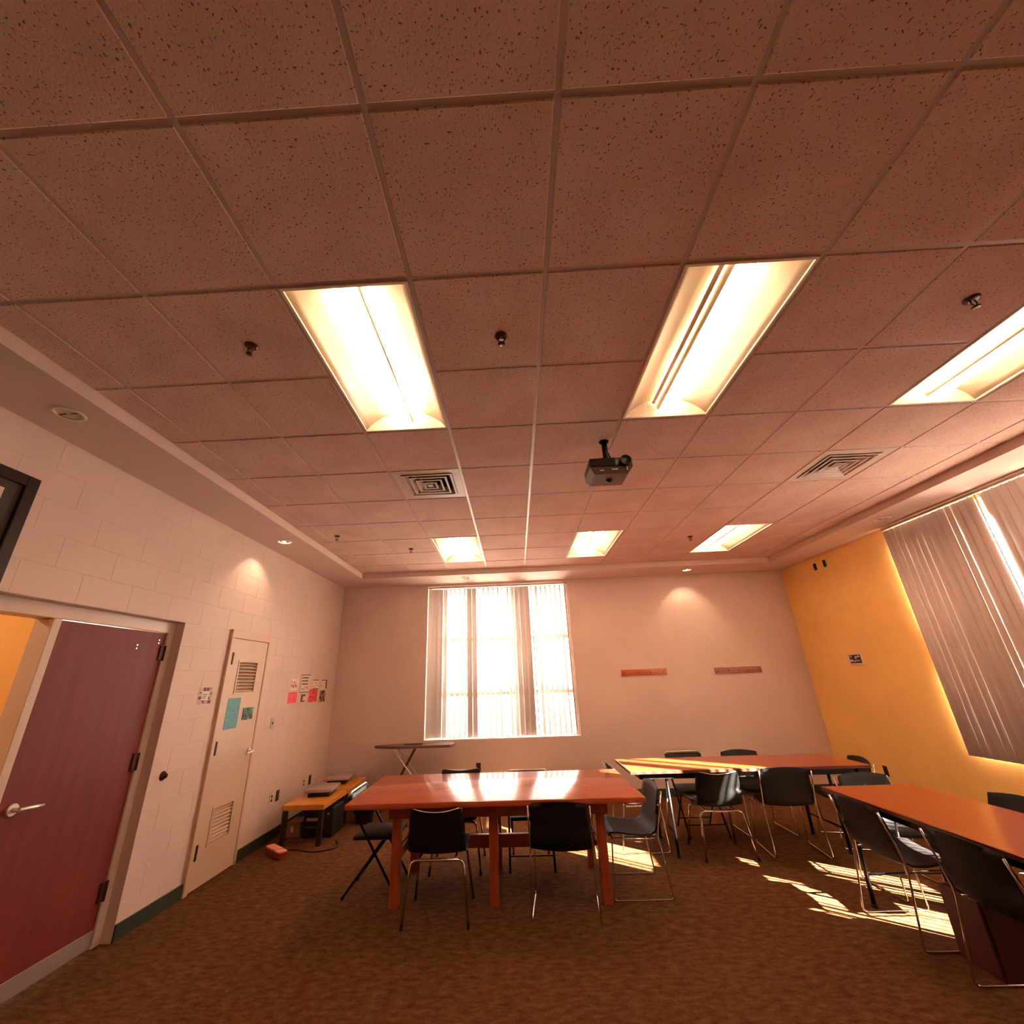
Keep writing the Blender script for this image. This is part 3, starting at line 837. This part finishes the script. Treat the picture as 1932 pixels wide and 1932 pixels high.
# framed picture at the picture edge
t = thing('framed_picture', 'large black framed picture high on the door wall at the picture edge', 'picture', (XL, 0.98, 2.53))
f = MB()
f.rbox(0.001, 0.03, -0.57, -0.50, -0.38, 0.40, 0.004, 1).rbox(0.001, 0.03, 0.50, 0.57, -0.38, 0.40, 0.004, 1).rbox(0.001, 0.03, -0.50, 0.50, 0.33, 0.40, 0.004, 1).rbox(0.001, 0.03, -0.50, 0.50, -0.38, -0.31, 0.004, 1)
f.build('frame', mat('black_frame', (0.12, 0.045, 0.03), 0.35), t)
MB().box(0.001, 0.010, -0.50, 0.50, -0.31, 0.33).build('mat_board', mat('dark_mat', (0.20, 0.14, 0.08), 0.6), t)
MB().box(0.0102, 0.012, 0.395, 0.415, -0.22, 0.28).box(0.0102, 0.012, -0.415, -0.395, -0.22, 0.28).box(0.0102, 0.012, -0.395, 0.395, 0.26, 0.28).box(0.0102, 0.012, -0.395, 0.395, -0.22, -0.20).build('mat_line', 'print', t)
MB().box(0.0102, 0.0115, -0.395, 0.395, -0.20, 0.26).build('print_area', 'photo', t)
MB().box(0.0102, 0.0125, 0.44, 0.49, -0.30, -0.25).build('caption_card', 'print', t)

# ------------------------------------------------------------------ things on the back and right walls
def coat_rack(label, x0, x1, z, m, n):
    t = thing('coat_rack', label, 'coat rack', ((x0 + x1) / 2, YB, z), 0, 'wooden coat racks')
    w = (x1 - x0) / 2
    MB().rbox(-w, w, -0.022, -0.0005, -0.045, 0.045, 0.005, 2).build('board', m, t)
    for k in range(n):
        x = -w + 0.05 + (2 * w - 0.10) * k / (n - 1)
        MB().tube([(x, -0.021, -0.005), (x, -0.055, 0.008), (x, -0.066, 0.012)], [0.008, 0.007, 0.012], 8).build('peg', m, t)
coat_rack('orange wooden coat rack nearer the bright window', 2.70, 3.42, 1.705, 'rack', 4)
coat_rack('faded wooden coat rack nearer the golden wall', 4.18, 4.91, 1.69, 'rack2', 5)
t = thing('wall_sign', 'small square sign with dark centre and pale border on golden wall', 'sign', (XR, 5.55, 1.772), PI)
MB().rbox(0.0005, 0.010, -0.13, 0.13, -0.075, 0.075, 0.002, 1).build('border', 'print', t)
MB().box(0.0102, 0.0115, -0.10, 0.10, -0.054, 0.054).build('panel', 'inkdark', t)
pm = MB()
for a, b, c, d in ((0.02, 0.08, 0.02, 0.035), (0.0, 0.02, -0.005, 0.035), (0.06, 0.075, 0.03, 0.05), (-0.02, 0.08, -0.028, -0.018), (-0.05, 0.0, -0.035, -0.026), (-0.095, -0.045, -0.032, -0.005), (-0.08, -0.06, 0.02, 0.05)):
    pm.box(0.0117, 0.0122, a, b, c, d)
pm.build('pale_marks', 'print', t)
for k, (y, lbl) in enumerate(((5.76, 'small dark wall sensor nearer the corner high on golden wall'), (5.55, 'small brown wall sensor nearer the side window, high on golden wall'))):
    t = thing('wall_sensor', lbl, 'sensor', (XR, y, 3.11), PI, 'small wall sensors')
    MB().rbox(0.0005, 0.022, -0.022, 0.022, -0.05, 0.05, 0.005, 1).build('case', 'brownplate', t)
    MB().tube([(0.022, 0, -0.015), (0.030, 0, -0.015)], 0.010, 10).build('lens', 'black', t)

# ------------------------------------------------------------------ projector
t = thing('ceiling_projector', 'dark projector hanging on a pole from the ceiling', 'projector', (1.765, 2.12, H - 0.005))
MB().lathe([(0.001, -0.006), (0.034, -0.006), (0.038, 0.0)], 20).build('ceiling_plate', 'dark', t)
MB().tube([(0, 0, -0.004), (0, 0, -0.17)], 0.021, 14).build('pole', 'blackmetal', t)
MB().prism([(-0.05, -0.165), (0.05, -0.165), (0.085, -0.20), (-0.085, -0.20)], -0.05, 0.05).build('mount_plate', 'blackmetal', t)
MB().tube(bend([(0.02, 0.0, -0.10), (0.03, 0.0, -0.15), (0.08, -0.01, -0.175), (0.105, -0.02, -0.20)], 0.03), 0.008, 8).build('cable', 'blackmetal', t)
body = MB().rbox(-0.155, 0.155, -0.12, 0.12, -0.275, -0.20, 0.012, 2).build('upper_case', 'proj', t)
lo = MB()
v = [(-0.155, -0.12, -0.276), (0.155, -0.12, -0.276), (0.155, 0.12, -0.276), (-0.155, 0.12, -0.276), (-0.125, -0.10, -0.325), (0.115, -0.10, -0.325), (0.115, 0.10, -0.325), (-0.125, 0.10, -0.325)]
lo.add(v, [(0, 1, 2, 3), (7, 6, 5, 4), (0, 4, 5, 1), (1, 5, 6, 2), (2, 6, 7, 3), (3, 7, 4, 0)])
lo.build('lower_case', 'projlow', t)
MB().box(-0.14, 0.03, -0.123, -0.1195, -0.262, -0.212).build('vent_grille', 'dark', t)
o = MB().lathe([(0.001, 0.0), (0.030, 0.0), (0.034, -0.006), (0.040, -0.006), (0.040, 0.03)], 20)
o.v = [(p[0] + 0.10, p[2] - 0.145, p[1] - 0.24) for p in o.v]
o.build('lens', 'black', t)
MB().tube([(0.102, -0.13, -0.272), (0.108, -0.125, -0.31)], 0.004, 6).build('lens_lever', 'print', t)
MB().lathe([(0.012, -0.324), (0.026, -0.328), (0.026, -0.334), (0.008, -0.345), (0.001, -0.345)], 12, (0.0, 0, 0)).build('foot', 'black', t)
for a, b, z in ((-0.085, -0.055, -0.298), (0.0, 0.045, -0.293)):
    y = -0.12 + (-0.276 - z) / 0.049 * 0.02
    MB().box(a, b, y - 0.002, y + 0.004, z - 0.005, z + 0.003).build('pale_lettering', 'print', t)

# ------------------------------------------------------------------ tables
t = thing('wooden_table', 'long glossy cherry wood table in the middle of the room', 'table', (0.78, 3.88, 0))
MB().rbox(-1.225, 1.225, -0.575, 0.575, 0.708, 0.75, 0.006, 2).build('tabletop', 'table1', t)
ap = MB()
ap.box(-0.86, 0.90, -0.40, -0.365, 0.60, 0.707).box(-0.86, 0.90, 0.365, 0.40, 0.60, 0.707).box(-0.90, -0.86, -0.40, 0.40, 0.60, 0.707).box(0.90, 0.94, -0.40, 0.40, 0.60, 0.707)
ap.build('apron', 'table1leg', t)
for x in (-0.83, -0.02, 0.87):
    for y in (-0.365, 0.365):
        MB().rbox(x - 0.037, x + 0.037, y - 0.037, y + 0.037, 0, 0.6, 0.005, 1).build('leg', 'table1leg', t)
MB().rbox(-0.83, 0.87, -0.02, 0.02, 0.27, 0.37, 0.004, 1).build('stretcher', 'table1leg', t)
for x in (-0.83, -0.02, 0.87):
    MB().rbox(x - 0.018, x + 0.018, -0.33, 0.33, 0.28, 0.36, 0.004, 1).build('side_stretcher', 'table1leg', t)

def folding_table(label, cx, cy, L, W, rz, inset=0.38):
    t = thing('folding_table', label, 'table', (cx, cy, 0), rz, 'red laminate folding tables')
    MB().rbox(-L / 2, L / 2, -W / 2, W / 2, 0.722, 0.75, 0.004, 1).build('tabletop', 'table2', t)
    e = MB()
    a, b = L / 2 + 0.001, W / 2 + 0.001
    e.box(-a, a, -b - 0.003, -b, 0.722, 0.747).box(-a, a, b, b + 0.003, 0.722, 0.747).box(-a - 0.003, -a, -b, b, 0.722, 0.747).box(a, a + 0.003, -b, b, 0.722, 0.747)
    e.build('edge_band', 'table2edge', t)
    f = MB()
    for s in (-1, 1): f.box(-L / 2 + 0.10, L / 2 - 0.10, s * (W / 2 - 0.07) - 0.015, s * (W / 2 - 0.07) + 0.015, 0.665, 0.722)
    for s in (-1, 1): f.box(s * (L / 2 - 0.115) - 0.015, s * (L / 2 - 0.115) + 0.015, -W / 2 + 0.055, W / 2 - 0.055, 0.665, 0.722)
    f.build('under_frame', 'blackmetal', t)
    for sx in (-1, 1):
        lx = sx * (L / 2 - inset)
        for sy in (-1, 1):
            l = MB().tube([(lx - sx * 0.0, sy * (W / 2 - 0.10), 0.668), (lx + sx * 0.0, sy * (W / 2 - 0.08), 0.022)], 0.015, 10).build('leg', 'blackmetal', t)
            MB().tube([(lx, sy * (W / 2 - 0.08), 0.024), (lx, sy * (W / 2 - 0.08), 0.0)], 0.019, 10).build('foot_cap', 'rubber', l)
        MB().tube([(lx, -(W / 2 - 0.088), 0.20), (lx, W / 2 - 0.088, 0.20)], 0.010, 8).build('leg_crossbar', 'blackmetal', t)
        MB().tube([(lx - sx * 0.02, 0, 0.20), (lx - sx * 0.09, 0, 0.70)], 0.008, 8).build('brace', 'steel', t)
    return t
folding_table('red folding table in the back right, streaked with sunlight', 3.33, 4.66, 2.40, 0.72, 0)
folding_table('red folding table in the right foreground, cut by the picture edge', 3.885, 2.27, 2.44, 0.74, R(90), 0.12)

# ------------------------------------------------------------------ chairs
def shell_rows(prof, nx):
    """prof: list of (y, z, halfwidth, sideways cup, cup direction (dy,dz))"""
    rows = []
    for (y, z, w, cup, (dy, dz), dip) in prof:
        r = []
        for k in range(nx + 1):
            a = -1 + 2 * k / nx
            c = cup * a * a
            r.append((a * w, y + dy * c, z + dz * c - dip * (1 - a * a)))
        rows.append(r)
    return rows
def shell_prof(w, ht, dip=0.0, seat=0.43):
    P = []
    UP, FW = (0.0, 1.0), (1.0, 0.0)
    pts = [(0.225, seat - 0.028, 0.86), (0.215, seat + 0.0, 0.95), (0.15, seat + 0.006, 1.0), (0.05, seat - 0.008, 1.0), (-0.06, seat - 0.018, 1.0), (-0.13, seat - 0.014, 1.0),
           (-0.175, seat + 0.012, 1.0), (-0.195, seat + 0.055, 1.0), (-0.205, seat + 0.11, 0.99)]
    for y, z, q in pts: P.append([y, z, w * q, 0.018, UP, 0.0])
    z0 = seat + 0.11
    for k in range(1, 7):
        f = k / 6
        P.append([-0.205 - 0.055 * f, z0 + (ht - z0) * f, w * (0.99 - 0.07 * f * f), 0.028, FW, dip * (f ** 3)])
    P[6][4] = (0.6, 0.6); P[7][4] = (0.9, 0.3)
    P.append([-0.268, ht + 0.004, w * 0.80, 0.026, FW, dip])
    return P
def plastic_chair(label, loc, rz, ht=0.735):
    t = thing('plastic_chair', label, 'chair', loc, rz, 'black plastic chairs with four chrome legs')
    MB().surf(shell_rows(shell_prof(0.225, ht, 0.022), 12), 0.006).build('shell', 'black', t)
    rear = bend([(-0.245, -0.225, 0.012), (-0.205, -0.15, 0.385), (0.205, -0.15, 0.385), (0.245, -0.225, 0.012)], 0.05)
    front = bend([(-0.24, 0.235, 0.012), (-0.195, 0.15, 0.385), (0.195, 0.15, 0.385), (0.24, 0.235, 0.012)], 0.05)
    MB().tube(rear, 0.0105, 10).build('rear_leg_frame', 'chrome', t)
    MB().tube(front, 0.0105, 10).build('front_leg_frame', 'chrome', t)
    for s in (-1, 1):
        MB().tube([(s * 0.14, -0.15, 0.392), (s * 0.14, 0.15, 0.392)], 0.009, 8).build('seat_rail', 'chrome', t)
    for x, y in ((-0.245, -0.225), (0.245, -0.225), (-0.24, 0.235), (0.24, 0.235)):
        MB().tube([(x, y, 0.0), (x, y, 0.016)], 0.014, 8).build('foot_cap', 'rubber', t)
    rim = [Vector(p) + Vector((0, -0.002, 0.003)) for p in shell_rows(shell_prof(0.225, ht, 0.022), 12)[-1]]
    MB().tube(rim, 0.0035, 6).build('top_rim', 'steel', t)
    return t
def sled_chair(label, loc, rz, hole=False):
    t = thing('sled_chair', label, 'chair', loc, rz, 'black stacking chairs with chrome sled frames')
    skip = {(11, c) for c in range(5, 9)} if hole else ()
    MB().surf(shell_rows(shell_prof(0.232, 0.748, -0.016), 14), 0.010, skip).build('shell', 'blackpad', t)
    for s in (-1, 1):
        x = s * 0.240
        pts = [(x, -0.258, 0.735), (x, -0.208, 0.56), (x * 1.0, -0.175, 0.425), (x * 1.04, -0.235, 0.0075), (x * 1.04, 0.235, 0.0075), (x, 0.20, 0.41), (x, -0.15, 0.405)]
        MB().tube(bend(pts, 0.03), 0.0065, 8).build('side_rod', 'chrome', t)
    MB().tube([(-0.24, 0.19, 0.400), (0.24, 0.19, 0.400)], 0.006, 8).build('cross_rod', 'chrome', t)
    return t
def folding_chair(label, loc, rz):
    t = thing('folding_chair', label, 'chair', loc, rz, 'black metal folding chairs')
    for s in (-1, 1):
        x = s * 0.215
        l = MB().tube(bend([(x, 0.235, 0.012), (x, -0.165, 0.62), (x * 0.98, -0.215, 0.745)], 0.05), 0.011, 8).build('front_leg', 'blackmetal', t)
        MB().tube([(x, 0.24, 0.0), (x, 0.232, 0.02)], 0.014, 8).build('foot_cap', 'rubber', l)
        x2 = s * 0.185
        l = MB().tube([(x2, -0.225, 0.012), (x2, 0.10, 0.415)], 0.010, 8).build('rear_leg', 'blackmetal', t)
        MB().tube([(x2, -0.23, 0.0), (x2, -0.222, 0.02)], 0.013, 8).build('foot_cap', 'rubber', l)
    MB().tube(bend([(-0.21, -0.212, 0.742), (-0.20, -0.222, 0.765), (0.20, -0.222, 0.765), (0.21, -0.212, 0.742)], 0.02), 0.011, 8).build('top_bar', 'steel', t)
    rows = [[(a * 0.205, -0.175 - 0.040 * f - 0.014 * (1 - a * a), 0.615 + 0.135 * f) for a in [-1 + k / 4 for k in range(9)]] for f in (0, 0.33, 0.66, 1)]
    MB().surf(rows, 0.006).build('back_panel', 'black', t)
    st = MB().rbox(-0.195, 0.195, -0.175, 0.215, 0.405, 0.436, 0.012, 2)
    st.build('seat', 'blackpad', t)
    MB().tube([(-0.185, -0.16, 0.093), (0.185, -0.16, 0.093)], 0.007, 8).build('crossbar', 'blackmetal', t)
    MB().tube([(-0.215, 0.17, 0.11), (0.215, 0.17, 0.11)], 0.007, 8).build('crossbar', 'blackmetal', t)
    return t
folding_chair('black folding chair at the left end of the wooden table', (-0.30, 3.85, 0), R(-90))
plastic_chair('black plastic chair with chrome legs at the near side of wooden table', (0.335, 3.405, 0), R(0))
sled_chair('black padded chair at the near right of the wooden table', (1.315, 3.43, 0), R(-6))
sled_chair('black chair at the right end of the wooden table, side on', (1.94, 3.78, 0), R(90))
plastic_chair('black plastic chair behind the wooden table, left one', (0.36, 4.33, 0), R(180), 0.768)
folding_chair('black folding chair behind the wooden table, right one', (1.08, 4.34, 0), R(180)).scale = (0.97, 0.97, 0.97)
sled_chair('black chair at the left end of the sun streaked red table', (2.235, 4.735, 0), R(-90))
plastic_chair('black plastic chair at the near side of the sun streaked table', (2.97, 4.475, 0), R(0))
sled_chair('black chair beside the plastic one at the near side of sun streaked table', (3.66, 4.475, 0), R(-7))
folding_chair('black chair on the far side of the sun streaked table, left one', (3.02, 5.10, 0), R(180))
sled_chair('black chair with a slot in its back behind the sun streaked table', (3.70, 5.08, 0), R(180), True)
sled_chair('black chair at the golden wall end of the sun streaked table', (4.43, 4.69, 0), R(80))
sled_chair('black chair at the near side of the foreground red table, farther one', (3.695, 3.05, 0), R(-90))
sled_chair('large black chair in the right foreground beside the red table', (3.695, 2.24, 0), R(-90))
sled_chair('black chair at the far short end of the foreground red table', (4.12, 3.635, 0), R(180))
sled_chair('black chair between the foreground red table and the golden wall', (4.33, 2.98, 0), R(90))

# dark red box under the foreground table
t = thing('wooden_crate', 'dark red wooden crate on the floor under the foreground table', 'crate', (3.86, 2.647, 0))
MB().box(-0.19, 0.17, -0.115, 0.115, 0.0, 0.02).build('bottom', 'redcrate', t)
for x in (-0.20, 0.18): MB().rbox(x - 0.01, x + 0.01, -0.125, 0.125, 0.0, 0.36, 0.003, 1).build('side', 'redcrate', t)
for y in (-0.125, 0.125): MB().rbox(-0.19, 0.17, y - 0.01, y + 0.01, 0.0, 0.36, 0.003, 1).build('end', 'redcrate', t)

# ------------------------------------------------------------------ bench corner
def bench(label, y0, y1):
    t = thing('low_bench', label, 'bench', (-1.505, (y0 + y1) / 2, 0), 0, 'low wooden benches along the door wall')
    l = (y1 - y0) / 2; w = 0.245
    MB().rbox(-w, w, -l, l, 0.345, 0.40, 0.005, 1).build('top', 'bench', t)
    for x in (-w + 0.035, w - 0.035):
        for y in (-l + 0.035, l - 0.035):
            MB().rbox(x - 0.025, x + 0.025, y - 0.025, y + 0.025, 0, 0.344, 0.004, 1).build('leg', 'benchleg', t)
bench('low honey wood bench nearer the closet door', 4.91, 5.63)
bench('low honey wood bench in the far corner', 5.66, 6.40)
def lidded(label, x, y, z, s):
    t = thing('flat_device', label, 'box', (x, y, z), R(6), 'flat grey lidded boxes on the benches')
    MB().rbox(-0.13 * s, 0.13 * s, -0.16 * s, 0.16 * s, 0.0, 0.035, 0.006, 1).build('base', 'boxdark', t)
    MB().rbox(-0.17 * s, 0.17 * s, -0.19 * s, 0.19 * s, 0.045, 0.085, 0.010, 2).build('lid', 'greylid', t)
    MB().box(-0.12 * s, 0.12 * s, -0.15 * s, 0.15 * s, 0.0352, 0.0448).build('gasket', 'rubber', t)
lidded('flat grey lidded box on the nearer bench', -1.50, 5.42, 0.401, 1.0)
lidded('flat grey lidded box on the corner bench', -1.55, 6.10, 0.401, 1.0)
t = thing('black_case', 'black boxy machine on the floor under the nearer bench', 'machine', (-1.45, 5.37, 0))
MB().rbox(-0.16, 0.20, -0.17, 0.16, 0.0, 0.30, 0.012, 2).build('body', 'boxdark', t)
MB().box(-0.12, 0.08, -0.174, -0.1705, 0.17, 0.20).build('front_slot', 'steel', t)
MB().box(-0.12, 0.10, -0.174, -0.1705, 0.10, 0.112).build('front_trim', 'projlow', t)
MB().tube([(0.14, -0.171, 0.24), (0.14, -0.178, 0.24)], 0.012, 10).build('knob', 'steel', t)
t = thing('cardboard_box', 'small cardboard box beside the black machine under the bench', 'box', (-1.74, 5.36, 0))
MB().rbox(-0.085, 0.085, -0.11, 0.11, 0, 0.15, 0.004, 1).build('carton', 'card', t)
for s in (-1, 1):
    MB().add([(s * 0.085, -0.11, 0.151), (s * 0.085, 0.11, 0.151), (s * 0.02, 0.11, 0.165), (s * 0.02, -0.11, 0.165)], [(0, 1, 2, 3)]).build('flap', 'card', t)
MB().box(-0.03, 0.0, -0.112, -0.1105, 0.05, 0.11).build('paper_label', 'print', t)
t = thing('black_container', 'black container on the carpet beside the corner bench', 'container', (-1.06, 5.78, 0))
b = MB().lathe([(0.001, 0.004), (0.10, 0.004), (0.14, 0.30), (0.148, 0.305), (0.148, 0.295), (0.105, 0.0), (0.001, 0.0)], 20)
b.build('bucket', 'boxdark', t)
MB().tube([(0.148 * math.cos(a), 0.148 * math.sin(a), 0.302) for a in [2 * PI * k / 24 for k in range(24)]], 0.006, 6, True).build('rim', 'boxdark', t)
def cable(label, pts):
    tag(MB().tube(bend([(x, y, 0.006) for x, y in pts], 0.12, 6), 0.006, 6).build('power_cable', 'black'), label, 'cable', None)
cable('thin black cable curling on the carpet in front of the low bench', [(-1.72, 4.80), (-1.48, 4.84), (-1.24, 4.72), (-1.02, 4.86), (-1.14, 5.08)])
cable('thin black cable on the carpet between the black container and wooden table', [(-0.88, 5.62), (-0.72, 5.66), (-0.60, 5.60), (-0.42, 5.52)])
t = thing('salmon_box', 'small salmon pink box lying on the carpet by the baseboard', 'box', (-1.625, 4.66, 0), R(-128))
MB().prism([(-0.035, 0.0), (0.035, 0.0), (0.042, 0.055), (-0.042, 0.055)], -0.155, 0.155).build('body', mat('salmon_dark', (0.55, 0.20, 0.14), 0.6), t)
MB().rbox(-0.044, 0.044, -0.16, 0.055, 0.056, 0.078, 0.006, 2).build('lid', 'salmon', t)
MB().rbox(-0.044, 0.044, 0.063, 0.16, 0.056, 0.074, 0.006, 2).build('front_flap', 'salmon', t)

# ------------------------------------------------------------------ ironing board
t = thing('ironing_board', 'narrow ironing board on crossed legs below the bright window', 'ironing board', (-0.55, 6.33, 0))
out = []
for k in range(25):
    a = k / 24
    x = -0.60 + 1.20 * a
    w = 0.155 * min(1.0, (a / 0.35) ** 0.55 if a < 0.35 else 1.0) * (1.0 if a < 0.93 else math.sqrt(max(0.05, 1 - ((a - 0.93) / 0.075) ** 2)))
    out.append((x, w))
poly = [(x, w) for x, w in out] + [(x, -w) for x, w in reversed(out)]
k = len(poly)
mb = MB().add([(x, y, 0.775) for x, y in poly] + [(x, y, 0.81) for x, y in poly],
              [tuple(reversed(range(k))), tuple(range(k, 2 * k))] + [(i, (i + 1) % k, (i + 1) % k + k, i + k) for i in range(k)])
mb.build('padded_top', 'ironcover', t)
MB().rbox(-0.15, 0.13, -0.05, 0.05, 0.811, 0.822, 0.004, 1).build('iron_rest', 'darkmetal', t)
for s in (-1, 1):
    MB().tube([(-0.30, s * 0.10, 0.774), (0.36, s * 0.13, 0.012)], 0.010, 8).build('leg', 'white', t)
    MB().tube([(0.02, s * 0.07, 0.774), (-0.42, s * 0.10, 0.012)], 0.009, 8).build('leg', 'darkmetal', t)
MB().tube([(0.36, -0.16, 0.011), (0.36, 0.16, 0.011)], 0.011, 8).build('foot_bar', 'white', t)
MB().tube([(-0.42, -0.15, 0.011), (-0.42, 0.15, 0.011)], 0.011, 8).build('foot_bar', 'darkmetal', t)
MB().tube([(-0.11, -0.12, 0.53), (-0.11, 0.12, 0.53)], 0.006, 8).build('pivot', 'darkmetal', t)
